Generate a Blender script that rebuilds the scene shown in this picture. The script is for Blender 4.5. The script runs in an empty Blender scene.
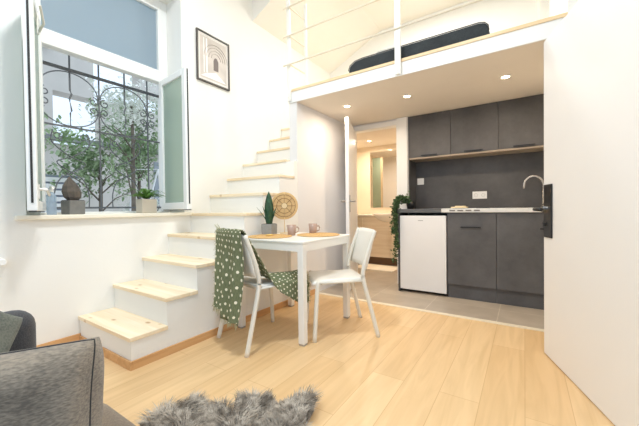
import bpy, bmesh, math, random
from mathutils import Vector, Matrix, noise
random.seed(7)
C = bpy.context.scene.collection
PI = math.pi

# ------------------------------------------------------------------ materials
def newmat(name):
    m = bpy.data.materials.new(name); m.use_nodes = True
    nt = m.node_tree; b = nt.nodes['Principled BSDF']
    return m, nt, b
def lin(c):
    return tuple((x/255/12.92 if x/255 <= .04045 else ((x/255+.055)/1.055)**2.4) for x in c)+(1,)
def plain(name, rgb, rough=.5, metal=0, var=.04, scale=6, bump=0, bscale=60, spec=.5):
    m, nt, b = newmat(name)
    N = nt.nodes; L = nt.links
    tc = N.new('ShaderNodeTexCoord'); no = N.new('ShaderNodeTexNoise'); no.inputs['Scale'].default_value = scale
    no.inputs['Detail'].default_value = 4
    L.new(tc.outputs['Object'], no.inputs['Vector'])
    r = N.new('ShaderNodeValToRGB'); c = lin(rgb)
    r.color_ramp.elements[0].position = .3; r.color_ramp.elements[1].position = .7
    r.color_ramp.elements[0].color = tuple(x*(1-var) for x in c[:3])+(1,)
    r.color_ramp.elements[1].color = tuple(min(1, x*(1+var)) for x in c[:3])+(1,)
    L.new(no.outputs['Fac'], r.inputs['Fac']); L.new(r.outputs['Color'], b.inputs['Base Color'])
    b.inputs['Roughness'].default_value = rough; b.inputs['Metallic'].default_value = metal
    b.inputs['Specular IOR Level'].default_value = spec
    if bump:
        n2 = N.new('ShaderNodeTexNoise'); n2.inputs['Scale'].default_value = bscale
        L.new(tc.outputs['Object'], n2.inputs['Vector'])
        bp = N.new('ShaderNodeBump'); bp.inputs['Strength'].default_value = bump; bp.inputs['Distance'].default_value = .01
        L.new(n2.outputs['Fac'], bp.inputs['Height']); L.new(bp.outputs['Normal'], b.inputs['Normal'])
    return m
def emis(name, rgb, s):
    m, nt, b = newmat(name); b.inputs['Emission Color'].default_value = lin(rgb); b.inputs['Emission Strength'].default_value = s
    b.inputs['Base Color'].default_value = lin(rgb); return m
def wood(name, c1, c2, c3, along='Y', knots=False, scale=1.0, rough=.45):
    """grain stretched along one axis"""
    m, nt, b = newmat(name); N = nt.nodes; L = nt.links
    tc = N.new('ShaderNodeTexCoord'); mp = N.new('ShaderNodeMapping')
    s = [14*scale]*3; s['XYZ'.index(along)] = 1.1*scale
    mp.inputs['Scale'].default_value = s
    L.new(tc.outputs['Object'], mp.inputs['Vector'])
    no = N.new('ShaderNodeTexNoise'); no.inputs['Scale'].default_value = 1.6; no.inputs['Detail'].default_value = 6; no.inputs['Distortion'].default_value = .6
    L.new(mp.outputs['Vector'], no.inputs['Vector'])
    r = N.new('ShaderNodeValToRGB'); e = r.color_ramp.elements
    e[0].position = .3; e[0].color = lin(c1); e[1].position = .7; e[1].color = lin(c3)
    x = e.new(.5); x.color = lin(c2)
    L.new(no.outputs['Fac'], r.inputs['Fac']); out = r.outputs['Color']
    if knots:
        v = N.new('ShaderNodeTexVoronoi'); v.inputs['Scale'].default_value = 1
        mp2 = N.new('ShaderNodeMapping'); mp2.inputs['Scale'].default_value = (5, 9, 5) if along == 'X' else (9, 5, 5)
        L.new(tc.outputs['Object'], mp2.inputs['Vector']); L.new(mp2.outputs['Vector'], v.inputs['Vector'])
        kr = N.new('ShaderNodeValToRGB'); kr.color_ramp.elements[0].position = .06; kr.color_ramp.elements[0].color = (1, 1, 1, 1)
        kr.color_ramp.elements[1].position = .16; kr.color_ramp.elements[1].color = (0, 0, 0, 1)
        L.new(v.outputs['Distance'], kr.inputs['Fac'])
        mx = N.new('ShaderNodeMix'); mx.data_type = 'RGBA'; L.new(kr.outputs['Color'], mx.inputs['Factor'])
        L.new(out, mx.inputs[6]); mx.inputs[7].default_value = lin((196, 158, 112)); out = mx.outputs[2]
    L.new(out, b.inputs['Base Color']); b.inputs['Roughness'].default_value = rough
    return m
def planks():
    m, nt, b = newmat('oak laminate'); N = nt.nodes; L = nt.links
    tc = N.new('ShaderNodeTexCoord'); mp = N.new('ShaderNodeMapping'); mp.inputs['Rotation'].default_value = (0, 0, PI/2)
    L.new(tc.outputs['Object'], mp.inputs['Vector'])
    br = N.new('ShaderNodeTexBrick'); br.inputs['Scale'].default_value = 1
    br.inputs['Brick Width'].default_value = 1.25; br.inputs['Row Height'].default_value = .19
    br.inputs['Mortar Size'].default_value = .0016; br.inputs['Mortar Smooth'].default_value = .1; br.inputs['Bias'].default_value = 0
    br.offset = .37; br.inputs['Color1'].default_value = lin((222, 187, 138)); br.inputs['Color2'].default_value = lin((230, 198, 151))
    br.inputs['Mortar'].default_value = lin((205, 166, 118))
    L.new(mp.outputs['Vector'], br.inputs['Vector'])
    m2 = N.new('ShaderNodeMapping'); m2.inputs['Scale'].default_value = (11, .9, 1); L.new(tc.outputs['Object'], m2.inputs['Vector'])
    no = N.new('ShaderNodeTexNoise'); no.inputs['Scale'].default_value = 1.5; no.inputs['Detail'].default_value = 7; no.inputs['Distortion'].default_value = 1.2
    L.new(m2.outputs['Vector'], no.inputs['Vector'])
    r = N.new('ShaderNodeValToRGB'); r.color_ramp.elements[0].position = .28; r.color_ramp.elements[0].color = (.90, .86, .80, 1)
    r.color_ramp.elements[1].position = .62; r.color_ramp.elements[1].color = (1.03, 1.02, 1.02, 1)
    L.new(no.outputs['Fac'], r.inputs['Fac'])
    mx = N.new('ShaderNodeMix'); mx.data_type = 'RGBA'; mx.blend_type = 'MULTIPLY'; mx.inputs['Factor'].default_value = 1
    L.new(br.outputs['Color'], mx.inputs[6]); L.new(r.outputs['Color'], mx.inputs[7])
    L.new(mx.outputs[2], b.inputs['Base Color']); b.inputs['Roughness'].default_value = .42
    return m
def tiles():
    m, nt, b = newmat('stone tile'); N = nt.nodes; L = nt.links
    tc = N.new('ShaderNodeTexCoord'); mp = N.new('ShaderNodeMapping'); mp.inputs['Location'].default_value = (.2, .22, 0)
    L.new(tc.outputs['Object'], mp.inputs['Vector'])
    br = N.new('ShaderNodeTexBrick'); br.offset = 0; br.inputs['Scale'].default_value = 1
    br.inputs['Brick Width'].default_value = .6; br.inputs['Row Height'].default_value = .6; br.inputs['Mortar Size'].default_value = .003
    br.inputs['Color1'].default_value = lin((186, 172, 154)); br.inputs['Color2'].default_value = lin((178, 164, 147)); br.inputs['Mortar'].default_value = lin((208, 196, 178))
    L.new(mp.outputs['Vector'], br.inputs['Vector'])
    no = N.new('ShaderNodeTexNoise'); no.inputs['Scale'].default_value = 5; no.inputs['Detail'].default_value = 6
    L.new(tc.outputs['Object'], no.inputs['Vector'])
    r = N.new('ShaderNodeValToRGB'); r.color_ramp.elements[0].position = .3; r.color_ramp.elements[0].color = (.86, .85, .83, 1)
    r.color_ramp.elements[1].position = .7; r.color_ramp.elements[1].color = (1.05, 1.05, 1.05, 1)
    L.new(no.outputs['Fac'], r.inputs['Fac'])
    mx = N.new('ShaderNodeMix'); mx.data_type = 'RGBA'; mx.blend_type = 'MULTIPLY'; mx.inputs['Factor'].default_value = 1
    L.new(br.outputs['Color'], mx.inputs[6]); L.new(r.outputs['Color'], mx.inputs[7])
    L.new(mx.outputs[2], b.inputs['Base Color']); b.inputs['Roughness'].default_value = .35
    return m
def pane_mat(name, rgb, clear, gloss=.15):
    m, nt, b = newmat(name); N = nt.nodes; L = nt.links; o = N['Material Output']
    b.inputs['Base Color'].default_value = lin(rgb); b.inputs['Roughness'].default_value = gloss
    tl = N.new('ShaderNodeBsdfTranslucent'); tl.inputs['Color'].default_value = lin(rgb)
    tr = N.new('ShaderNodeBsdfTransparent')
    a = N.new('ShaderNodeMixShader'); a.inputs[0].default_value = .5; L.new(b.outputs[0], a.inputs[1]); L.new(tl.outputs[0], a.inputs[2])
    c = N.new('ShaderNodeMixShader'); c.inputs[0].default_value = clear; L.new(a.outputs[0], c.inputs[1]); L.new(tr.outputs[0], c.inputs[2])
    L.new(c.outputs[0], o.inputs['Surface']); return m
def fabric(name, c1, c2, scale=220, rough=.95, blotch=4, streak=None):
    m, nt, b = newmat(name); N = nt.nodes; L = nt.links
    tc = N.new('ShaderNodeTexCoord'); a = N.new('ShaderNodeTexNoise'); a.inputs['Scale'].default_value = scale
    mp = N.new('ShaderNodeMapping'); mp.inputs['Scale'].default_value = streak or (1, 1, 1)
    L.new(tc.outputs['Object'], mp.inputs['Vector']); L.new(mp.outputs['Vector'], a.inputs['Vector'])
    d = N.new('ShaderNodeTexNoise'); d.inputs['Scale'].default_value = blotch; L.new(tc.outputs['Object'], d.inputs['Vector'])
    ad = N.new('ShaderNodeMath'); ad.operation = 'ADD'; L.new(a.outputs['Fac'], ad.inputs[0]); L.new(d.outputs['Fac'], ad.inputs[1])
    mu = N.new('ShaderNodeMath'); mu.operation = 'MULTIPLY'; mu.inputs[1].default_value = .5; L.new(ad.outputs[0], mu.inputs[0])
    r = N.new('ShaderNodeValToRGB'); r.color_ramp.elements[0].position = .38; r.color_ramp.elements[0].color = lin(c1)
    r.color_ramp.elements[1].position = .62; r.color_ramp.elements[1].color = lin(c2)
    L.new(mu.outputs[0], r.inputs['Fac']); L.new(r.outputs['Color'], b.inputs['Base Color'])
    bp = N.new('ShaderNodeBump'); bp.inputs['Strength'].default_value = .35; bp.inputs['Distance'].default_value = .003
    L.new(a.outputs['Fac'], bp.inputs['Height']); L.new(bp.outputs['Normal'], b.inputs['Normal'])
    b.inputs['Roughness'].default_value = rough; b.inputs['Specular IOR Level'].default_value = .15
    b.inputs['Sheen Weight'].default_value = .15
    return m
def dotted():
    m, nt, b = newmat('sage dotted weave'); N = nt.nodes; L = nt.links
    uv = N.new('ShaderNodeUVMap')
    sx = N.new('ShaderNodeSeparateXYZ'); L.new(uv.outputs[0], sx.inputs[0])
    def M(op, a, bb=None):
        n = N.new('ShaderNodeMath'); n.operation = op
        for i, v in enumerate((a, bb)):
            if v is None: continue
            if isinstance(v, (int, float)): n.inputs[i].default_value = v
            else: L.new(v, n.inputs[i])
        return n.outputs[0]
    u = M('MULTIPLY', sx.outputs[0], 9); v = M('MULTIPLY', sx.outputs[1], 44)
    row = M('FLOOR', v); off = M('MULTIPLY', M('MODULO', row, 2), .5)
    fu = M('SUBTRACT', M('FRACT', M('ADD', u, off)), .5); fv = M('SUBTRACT', M('FRACT', v), .5)
    d = M('SQRT', M('ADD', M('MULTIPLY', M('POWER', M('ABSOLUTE', fu), 2), 1.6), M('MULTIPLY', M('POWER', M('ABSOLUTE', fv), 2), 1.0)))
    mask = M('LESS_THAN', d, .20)
    mx = N.new('ShaderNodeMix'); mx.data_type = 'RGBA'; L.new(mask, mx.inputs['Factor'])
    no = N.new('ShaderNodeTexNoise'); no.inputs['Scale'].default_value = 90; L.new(uv.outputs[0], no.inputs['Vector'])
    r = N.new('ShaderNodeValToRGB'); r.color_ramp.elements[0].color = lin((84, 90, 62)); r.color_ramp.elements[1].color = lin((134, 140, 104))
    L.new(no.outputs['Fac'], r.inputs['Fac']); L.new(r.outputs['Color'], mx.inputs[6]); mx.inputs[7].default_value = lin((240, 232, 205))
    L.new(mx.outputs[2], b.inputs['Base Color']); b.inputs['Roughness'].default_value = .95; return m
def woven(name, c1, c2):
    m, nt, b = newmat(name); N = nt.nodes; L = nt.links
    tc = N.new('ShaderNodeTexCoord'); w = N.new('ShaderNodeTexWave'); w.wave_type = 'RINGS'; w.rings_direction = 'Z'
    w.inputs['Scale'].default_value = 28; w.inputs['Distortion'].default_value = 1.5; w.inputs['Detail'].default_value = 2
    L.new(tc.outputs['Object'], w.inputs['Vector'])
    r = N.new('ShaderNodeValToRGB'); r.color_ramp.elements[0].color = lin(c1); r.color_ramp.elements[1].color = lin(c2)
    L.new(w.outputs['Fac'], r.inputs['Fac']); L.new(r.outputs['Color'], b.inputs['Base Color'])
    bp = N.new('ShaderNodeBump'); bp.inputs['Strength'].default_value = .5; bp.inputs['Distance'].default_value = .004
    L.new(w.outputs['Fac'], bp.inputs['Height']); L.new(bp.outputs['Normal'], b.inputs['Normal'])
    b.inputs['Roughness'].default_value = .8; return m

WALL = plain('white wall paint', (240, 238, 232), .85, var=.012, scale=3, bump=.05)
WALLK = plain('cool white wall paint', (232, 229, 227), .8, var=.012, scale=3)
CEIL = plain('ceiling paint', (244, 241, 234), .85, var=.01, scale=2)
WHITE = plain('white lacquer', (244, 243, 240), .3, var=.01)
DOORM = plain('white door foil', (238, 236, 233), .45, var=.012, scale=2)
PVC = plain('white window pvc', (240, 240, 236), .35, var=.01)
TABLEW = plain('white table lacquer', (242, 238, 230), .28, var=.01)
CHAIRW = plain('off white plastic', (240, 236, 226), .38, var=.01)
FRAMEW = plain('off white powder coat', (232, 226, 212), .35, var=.01)
FLOOR = planks(); TILE = tiles()
TREAD = wood('pine tread', (236, 213, 176), (245, 226, 194), (250, 236, 210), 'X', True)
PLY = wood('pine deck edge', (226, 196, 150), (236, 208, 164), (242, 218, 178), 'X')
SKIRT = wood('oak skirting', (200, 150, 98), (212, 164, 112), (220, 176, 124), 'Y', rough=.5)
BWOOD = wood('light oak vanity', (222, 204, 178), (230, 214, 190), (236, 222, 200), 'X')
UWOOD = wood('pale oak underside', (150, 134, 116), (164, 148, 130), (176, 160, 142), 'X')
def slate(name, k=1.0):
    m = plain(name, (int(89*k), int(87*k), int(87*k)), .55, var=.32, scale=2.6, bump=.08, bscale=30)
    no = [n for n in m.node_tree.nodes if n.type == 'TEX_NOISE'][0]; no.inputs['Detail'].default_value = 9; no.inputs['Roughness'].default_value = .65
    return m
SLATE = slate('dark slate laminate'); SLATEB = slate('dark slate backsplash', .96)
WTOP = plain('dark worktop', (92, 92, 92), .35, var=.08, scale=20)
BLACK = plain('black metal', (28, 28, 29), .35, var=.05)
STEEL = plain('brushed steel', (226, 222, 214), .45, .3, var=.05, scale=30)
CHROME = plain('chrome', (215, 213, 210), .12, 1, var=.01)
DGREY = plain('dark rubber', (52, 50, 48), .7)
FRIDGE = plain('fridge enamel', (232, 230, 228), .3, var=.008)
IRON = plain('wrought iron', (98, 100, 102), .6, var=.1)
SOFA = fabric('charcoal sofa cloth', (66, 66, 68), (92, 92, 94))
SEATC = fabric('taupe seat cloth', (118, 104, 90), (146, 132, 114))
CUSH = fabric('grey velour', (104, 96, 86), (150, 138, 122), 90, blotch=5, streak=(1, 3, 1))
PIPE = plain('dark seam piping', (54, 54, 54), .9)
GCUSH = fabric('green grey tweed', (80, 84, 78), (112, 114, 104), 150)
FUR = fabric('grey fur', (110, 101, 90), (202, 191, 176), 30, blotch=12)
MATT = fabric('charcoal mattress cloth', (48, 52, 54), (66, 70, 72))
LGREY = fabric('light grey cloth', (176, 172, 164), (196, 192, 184))
BLANK = dotted()
FRINGE = plain('pale fringe', (176, 172, 136), .95)
RATTAN = woven('rattan', (196, 154, 98), (236, 204, 150))
MATW = woven('woven seagrass', (186, 140, 84), (232, 194, 132))
CONC = plain('grey concrete pot', (150, 150, 146), .85, var=.08, scale=30)
BEIGEP = plain('beige ceramic pot', (196, 184, 166), .6, var=.03)
DPOT = plain('grey stone pot', (122, 120, 116), .85, var=.1, scale=30)
MUGM = plain('taupe pink glaze', (178, 150, 134), .3, var=.03)
SNAKE = plain('snake plant leaf', (52, 88, 60), .5, var=.4, scale=40)
LEAFG = plain('fern leaf', (104, 146, 66), .55, var=.3, scale=20)
DLEAF = plain('dusky cactus skin', (92, 84, 76), .8, var=.2, scale=30)
IVY = plain('ivy leaf', (64, 92, 52), .55, var=.45, scale=30)
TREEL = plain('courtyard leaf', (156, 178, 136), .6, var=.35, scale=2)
TREEP = plain('blown-out courtyard leaf', (236, 242, 230), .6, var=.2, scale=3)  # near-white leaf colour carries the blown-out daylight
BARK = plain('bark', (120, 110, 98), .9, var=.2, scale=12)
SOIL = plain('potting soil', (58, 46, 36), .95, var=.3, scale=60)
FACADE = plain('grey facade render', (206, 200, 192), .9, var=.06, scale=1.5)
FACADEW = plain('white facade render', (250, 250, 250), .9, var=.02, scale=1.5)
PAVE = plain('courtyard paving', (226, 222, 216), .9, var=.1, scale=2)
FENCEW = plain('white painted fence', (248, 248, 248), .6)
BLIND = pane_mat('blue grey film pane', (184, 200, 210), .04, .2)
GLASSG = pane_mat('greenish window glass', (188, 206, 196), .25, .05)
BTL = pane_mat('pale blue plastic', (190, 208, 226), .35, .1)
BATHW = plain('cream bathroom paint', (240, 226, 204), .8, var=.01)
GREENG = plain('green grey shower glass', (132, 148, 132), .2)
LAMP = emis('warm lamp disc', (255, 226, 180), 22)
CER = plain('white ceramic', (246, 240, 230), .12, var=.01)
m, nt, b = newmat('mirror silver'); b.inputs['Metallic'].default_value = 1; b.inputs['Roughness'].default_value = .03
b.inputs['Base Color'].default_value = (.9, .9, .88, 1); MIRR = m

# ------------------------------------------------------------------ mesh helpers
class MB:
    def __init__(s): s.bm = bmesh.new()
    def box(s, x0, x1, y0, y1, z0, z1, M=None):
        r = bmesh.ops.create_cube(s.bm, size=1)['verts']
        T = Matrix.Translation(((x0+x1)/2, (y0+y1)/2, (z0+z1)/2)) @ Matrix.Diagonal((abs(x1-x0), abs(y1-y0), abs(z1-z0), 1))
        if M is not None: T = M @ T
        bmesh.ops.transform(s.bm, matrix=T, verts=r); return s
    def cyl(s, p, q, r1, r2=None, n=16):
        p, q = Vector(p), Vector(q); d = q-p; r2 = r1 if r2 is None else r2
        v = bmesh.ops.create_cone(s.bm, cap_ends=True, segments=n, radius1=r1, radius2=r2, depth=d.length)['verts']
        T = Matrix.Translation((p+q)/2) @ d.to_track_quat('Z', 'Y').to_matrix().to_4x4()
        bmesh.ops.transform(s.bm, matrix=T, verts=v); return s
    def tube(s, pts, r, n=8, closed=False, flat=1.0):
        pts = [Vector(p) for p in pts]; rings = []; m = len(pts)
        up = Vector((0, 0, 1))
        for i, p in enumerate(pts):
            a = pts[(i-1) % m] if (i or closed) else p; c = pts[(i+1) % m] if (i < m-1 or closed) else p
            t = (c-a).normalized(); x = t.cross(up)
            if x.length < .05: x = t.cross(Vector((0, 1, 0)))
            x.normalize(); y = x.cross(t).normalized(); rr = r[i] if isinstance(r, (list, tuple)) else r
            rings.append([s.bm.verts.new(p+x*rr*math.cos(2*PI*k/n)+y*rr*flat*math.sin(2*PI*k/n)) for k in range(n)])
        for i in range(m if closed else m-1):
            A, B = rings[i], rings[(i+1) % m]
            for k in range(n): s.bm.faces.new((A[k], A[(k+1) % n], B[(k+1) % n], B[k]))
        if not closed:
            s.bm.faces.new(rings[0][::-1]); s.bm.faces.new(rings[-1])
        return s
    def lathe(s, prof, c=(0, 0, 0), n=28):
        rings = []
        for r, z in prof:
            if r < 1e-5: rings.append([s.bm.verts.new((c[0], c[1], c[2]+z))])
            else: rings.append([s.bm.verts.new((c[0]+r*math.cos(2*PI*k/n), c[1]+r*math.sin(2*PI*k/n), c[2]+z)) for k in range(n)])
        for A, B in zip(rings, rings[1:]):
            for k in range(n):
                if len(A) == 1 and len(B) == 1: continue
                if len(A) == 1: s.bm.faces.new((A[0], B[(k+1) % n], B[k]))
                elif len(B) == 1: s.bm.faces.new((A[k], A[(k+1) % n], B[0]))
                else: s.bm.faces.new((A[k], A[(k+1) % n], B[(k+1) % n], B[k]))
        return s
    def prism(s, poly, axis, a, b):
        def P(u, v, w): return {'X': (w, u, v), 'Y': (u, w, v), 'Z': (u, v, w)}[axis]
        A = [s.bm.verts.new(P(u, v, a)) for u, v in poly]; B = [s.bm.verts.new(P(u, v, b)) for u, v in poly]
        s.bm.faces.new(A[::-1]); s.bm.faces.new(B); k = len(poly)
        for i in range(k): s.bm.faces.new((A[i], A[(i+1) % k], B[(i+1) % k], B[i]))
        return s
    def quad(s, *p): s.bm.faces.new([s.bm.verts.new(q) for q in p]); return s
def build(name, mb, mat, parent=None, bevel=0, smooth=False, label=None, solid=0, sub=0, seg=2, loc=None):
    bmesh.ops.recalc_face_normals(mb.bm, faces=mb.bm.faces)
    me = bpy.data.meshes.new(name); mb.bm.to_mesh(me); mb.bm.free(); me.materials.append(mat)
    o = bpy.data.objects.new(name, me); C.objects.link(o)
    if parent: o.parent = parent
    if loc: o.location = loc
    if smooth:
        for p in me.polygons: p.use_smooth = True
    if solid: md = o.modifiers.new('s', 'SOLIDIFY'); md.thickness = solid; md.offset = 0
    if sub: md = o.modifiers.new('u', 'SUBSURF'); md.levels = sub; md.render_levels = sub
    if bevel:
        md = o.modifiers.new('b', 'BEVEL'); md.width = bevel; md.segments = seg; md.limit_method = 'ANGLE'; md.angle_limit = .6
    if label: o['label'] = label
    return o
def thing(name, label, cat, loc=(0, 0, 0), rz=0, group=None, kind=None):
    o = bpy.data.objects.new(name, None); C.objects.link(o); o.empty_display_size = .05
    o.location = loc; o.rotation_euler = (0, 0, rz)
    return tag(o, label, cat, group, kind)
def tag(o, label=None, cat=None, group=None, kind=None):
    if label: o['label'] = label
    if cat: o['category'] = cat
    if group: o['group'] = group
    if kind: o['kind'] = kind
    return o
def struct(name, mb, mat, label=None, cat=None, parent=None, **k):
    o = build(name, mb, mat, parent, **k)
    if not parent: tag(o, label, cat, kind='structure')
    return o
def copy_thing(o, parent=None):
    c = o.copy(); C.objects.link(c)
    if parent: c.parent = parent
    for ch in [x for x in bpy.data.objects if x.parent == o]: copy_thing(ch, c)
    return c
def cat_rom(P, n):
    P = [Vector(p) for p in P]; out = []
    for i in range(len(P)-1):
        a = P[max(i-1, 0)]; b_ = P[i]; c = P[i+1]; d = P[min(i+2, len(P)-1)]
        for k in range(n):
            t = k/n
            out.append(.5*((2*b_)+(c-a)*t+(2*a-5*b_+4*c-d)*t*t+(3*b_-a-3*c+d)*t**3))
    out.append(P[-1]); return out

# ------------------------------------------------------------------ setting
XL = -2.78          # left wall face
XP = -2.02          # under-loft partition / stair flank
ZU, ZT = 2.115, 2.25
YF = 2.65           # loft front
HC = 3.72
struct('floor', MB().box(-2.9, .9, -2.0, 2.97, -.12, 0), FLOOR, 'light oak laminate plank floor of the main room', 'floor')
struct('floor.001', MB().box(-2.9, .5, 2.99, 5.6, -.12, 0), TILE, 'beige grey stone tile floor of the kitchenette', 'floor')
struct('trim_1', MB().box(-2.02, .24, 2.955, 3.005, -.02, .005), plain('pale threshold', (232, 220, 196), .4), 'pale threshold strip between laminate and tile', 'trim')
# left wall with window opening
WY0, WY1, WZ0, WZ1 = .66, 1.82, .925, 3.06
wl = MB()
wl.box(-3.22, XL, -2.0, WY0, 0, 4.2); wl.box(-3.22, XL, WY1, 5.6, 0, 4.2)
wl.box(-3.22, XL, WY0, WY1, 0, WZ0); wl.box(-3.22, XL, WY0, WY1, WZ1, 4.2)
struct('wall_left', wl, WALL, 'white wall with the tall window and the stairs', 'wall')
struct('baseboard_left', MB().box(XL, XL+.014, -2.0, .945, 0, .07), SKIRT, 'oak baseboard along the white window wall', 'baseboard', bevel=.003)
# ceilings
struct('ceiling', MB().box(-2.9, .9, -.9, 4.75, HC, HC+.1), CEIL, 'white main ceiling high above the room', 'ceiling')
cs = MB().prism([(-2.78, 3.28), (-1.85, 3.72), (-2.78, 3.72)], 'Y', 2.78, 4.6)
struct('ceiling_slope', cs, CEIL, 'sloping ceiling above the sleeping loft', 'ceiling')
struct('wall_loft_back', MB().box(-2.78, .4, 4.6, 4.7, ZT, HC), WALL, 'white back wall of the sleeping loft', 'wall')
struct('wall_right', MB().box(.24, .42, 2.62, 5.6, 0, HC).box(.42, .6, 1.70, 2.64, 0, HC).box(.42, .6, .70, 1.70, 2.10, HC), WALL, 'white wall on the right of the kitchenette', 'wall')
# loft slab (underside is kitchen ceiling)
lo = struct('ceiling_loft', MB().box(-2.12, .24, YF, 5.5, ZU, 2.222).box(-2.78, -2.12, 3.535, 5.5, ZU, 2.222), plain('loft underside paint', (236, 226, 212), .8, var=.01), 'white sleeping loft slab above the kitchenette', 'ceiling')
build('fascia', MB().box(-2.12, .24, YF-.012, YF, ZU-.002, 2.226), WHITE, lo)
build('deck_edge', MB().box(-2.12, .24, YF-.02, 4.6, 2.226, ZT).box(-2.78, -2.12, 3.525, 4.6, 2.226, ZT), PLY, lo)
# partition & bathroom wall
struct('wall_partition', MB().box(-2.12, XP, YF+.001, 3.9, 0, ZU), WALLK, 'white partition wall at the left under the loft', 'wall')
bw = MB(); bw.box(-1.30, -1.222, 3.9, 4.0, 0, ZU); bw.box(-2.78, XP, 3.9, 4.0, 0, ZU); bw.box(XP, -1.30, 3.9, 4.0, 2.055, ZU)
bw.box(-1.30, -1.222, 4.0, 4.3, 0, ZU)
struct('wall_kitchen', bw, WALLK, 'white wall around the bathroom doorway', 'wall')
struct('wall_back', MB().box(-1.222, .24, 4.2, 4.3, 0, ZU), WALLK, 'wall behind the kitchenette', 'wall')
for nm_, bx_, lb_ in (('wall_bathroom_back', (-2.78, -1.22, 5.4, 5.5), 'cream bathroom wall behind the basin'), ('wall_bathroom_right', (-1.30, -1.222, 4.3, 5.4), 'cream bathroom wall at the right of the basin'), ('wall_bathroom_left', (-2.78, -2.77, 4.0, 5.4), 'cream bathroom wall at the left of the basin')):
    struct(nm_, MB().box(*bx_, 0, ZU), BATHW, lb_, 'wall')
# bathroom door (open) with frame
d2 = thing('door_2', 'white open bathroom door seen edge on', 'door', kind='structure')
fr = MB().box(-1.365, -1.228, 3.872, 3.90, 0, ZU-.002).box(-2.018, -1.985, 3.872, 3.90, 0, 2.07).box(-1.985, -1.365, 3.872, 3.90, 2.03, 2.09)
fr.box(-1.365, -1.30, 3.9, 4.0, 0, 2.055).box(-2.02, -1.985, 3.9, 4.0, 0, 2.055).box(-1.985, -1.365, 3.9, 4.0, 2.03, 2.055)
build('door_frame', fr, WHITE, d2, bevel=.004)
hx, hy, ex, ey = -1.965, 3.865, -1.715, 3.195
ang = math.atan2(ey-hy, ex-hx); T = Matrix.Translation((hx, hy, 0)) @ Matrix.Rotation(ang, 4, 'Z')
build('door_leaf', MB().box(0, .715, -.02, .02, .008, 2.03, T), DOORM, d2, bevel=.003)
h = MB()
for s in (-1, 1):
    h.box(.655, .685, s*.021, s*.026, .93, 1.13, T); h.cyl(T@Vector((.67, s*.024, 1.06)), T@Vector((.67, s*.08, 1.06)), .010)
    h.cyl(T@Vector((.67, s*.076, 1.06)), T@Vector((.56, s*.076, 1.06)), .010)
build('door_handle', h, plain('satin nickel', (150, 146, 140), .4, .6), d2, smooth=False)

# entrance door, open at the right
d1 = thing('door_1', 'white entrance door standing open at the right edge', 'door', kind='structure')
A = Vector((.106, 2.532, 0)); Bd = Vector((.376+.012, 1.67, 0)); L1 = (Bd-A).length
u = (Bd-A).normalized(); T = Matrix.Translation(A) @ Matrix.Rotation(math.atan2(u.y, u.x), 4, 'Z')   # local x towards the hinge
side = -1 if (T.to_3x3() @ Vector((0, -1, 0))).x < 0 else 1
build('door_leaf', MB().box(0, L1, 0, -side*.045, .006, 2.05, T), DOORM, d1, bevel=.003)
def dl(x, y, z): return T @ Vector((x, side*y, z))
build('lock_plate', MB().box(.020, .130, side*.001, side*.009, .775, 1.115, T), BLACK, d1, bevel=.003)
hd = MB(); hd.cyl(dl(.04, .008, .958), dl(.04, .026, .958), .022); build('handle_rose', hd, CHROME, d1, smooth=False)
hd = MB(); hd.tube([dl(.04, .034, .958), dl(.04, .066, .958), dl(.055, .072, .957), dl(.15, .072, .955)], .012, 10); build('door_handle', hd, BLACK, d1, smooth=True)
hd = MB(); hd.cyl(dl(.045, .008, .86), dl(.045, .02, .86), .014); hd.box(.042, .048, side*.018, side*.026, .845, .875, T); build('lock_cylinder', hd, plain('dark cylinder', (96, 94, 92), .3, .6), d1)
struct('trim_2', MB().box(.40, .42, 1.66, 1.74, 0, 2.12), WHITE, 'white frame of the entrance door', 'trim')

# ------------------------------------------------------------------ window
w1 = thing('window_1', 'tall white window with two open casements and a blue upper pane', 'window', kind='structure')
FX0, FX1 = -3.08, -3.02
f = MB()
f.box(FX0, FX1, WY0, .79, WZ0, WZ1); f.box(FX0, FX1, 1.755, WY1, WZ0, WZ1)
f.box(FX0, FX1, .79, 1.755, WZ0, .975); f.box(FX0, FX1, .79, 1.755, 2.975, WZ1)
f.box(FX0-.01, FX1+.012, .79, 1.755, 2.245, 2.34)
build('window_frame', f, PVC, w1, bevel=.006)
build('upper_frame', MB().box(FX0+.01, FX1+.01, .79, .825, 2.34, 2.975).box(FX0+.01, FX1+.01, 1.72, 1.755, 2.34, 2.975).box(FX0+.01, FX1+.01, .825, 1.72, 2.34, 2.362).box(FX0+.01, FX1+.01, .825, 1.72, 2.955, 2.975), PVC, w1, bevel=.004)
build('upper_pane', MB().box(-3.055, -3.045, .82, 1.725, 2.36, 2.96), BLIND, w1, label='blue grey frosted upper pane')
build('window_sill', MB().box(-3.02, XL+.035, .60, 1.90, .925, .957), plain('cream sill', (242, 234, 216), .5, var=.01), w1, bevel=.006)
def casement(hx, hy, ex, ey, z0, z1, nm, flip):
    ang = math.atan2(ey-hy, ex-hx); T = Matrix.Translation((hx, hy, 0)) @ Matrix.Rotation(ang, 4, 'Z')
    W = math.hypot(ex-hx, ey-hy)
    m = MB().box(0, .06, -.025, .025, z0, z1, T).box(W-.06, W, -.025, .025, z0, z1, T).box(.06, W-.06, -.025, .025, z0, z0+.065, T).box(.06, W-.06, -.025, .025, z1-.06, z1, T)
    fr = build('casement_frame', m, PVC, w1, bevel=.006)
    build('glass_pane', MB().box(.055, W-.055, -.008, .008, z0+.06, z1-.055, T), GLASSG, fr, label='greenish glass pane')
    build('seal', MB().box(W, W+.004, -.005, .006, z0+.05, z1-.01, T).box(.03, W, -.018, .018, z0-.006, z0, T), DGREY, fr)
    return T, W, fr
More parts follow.
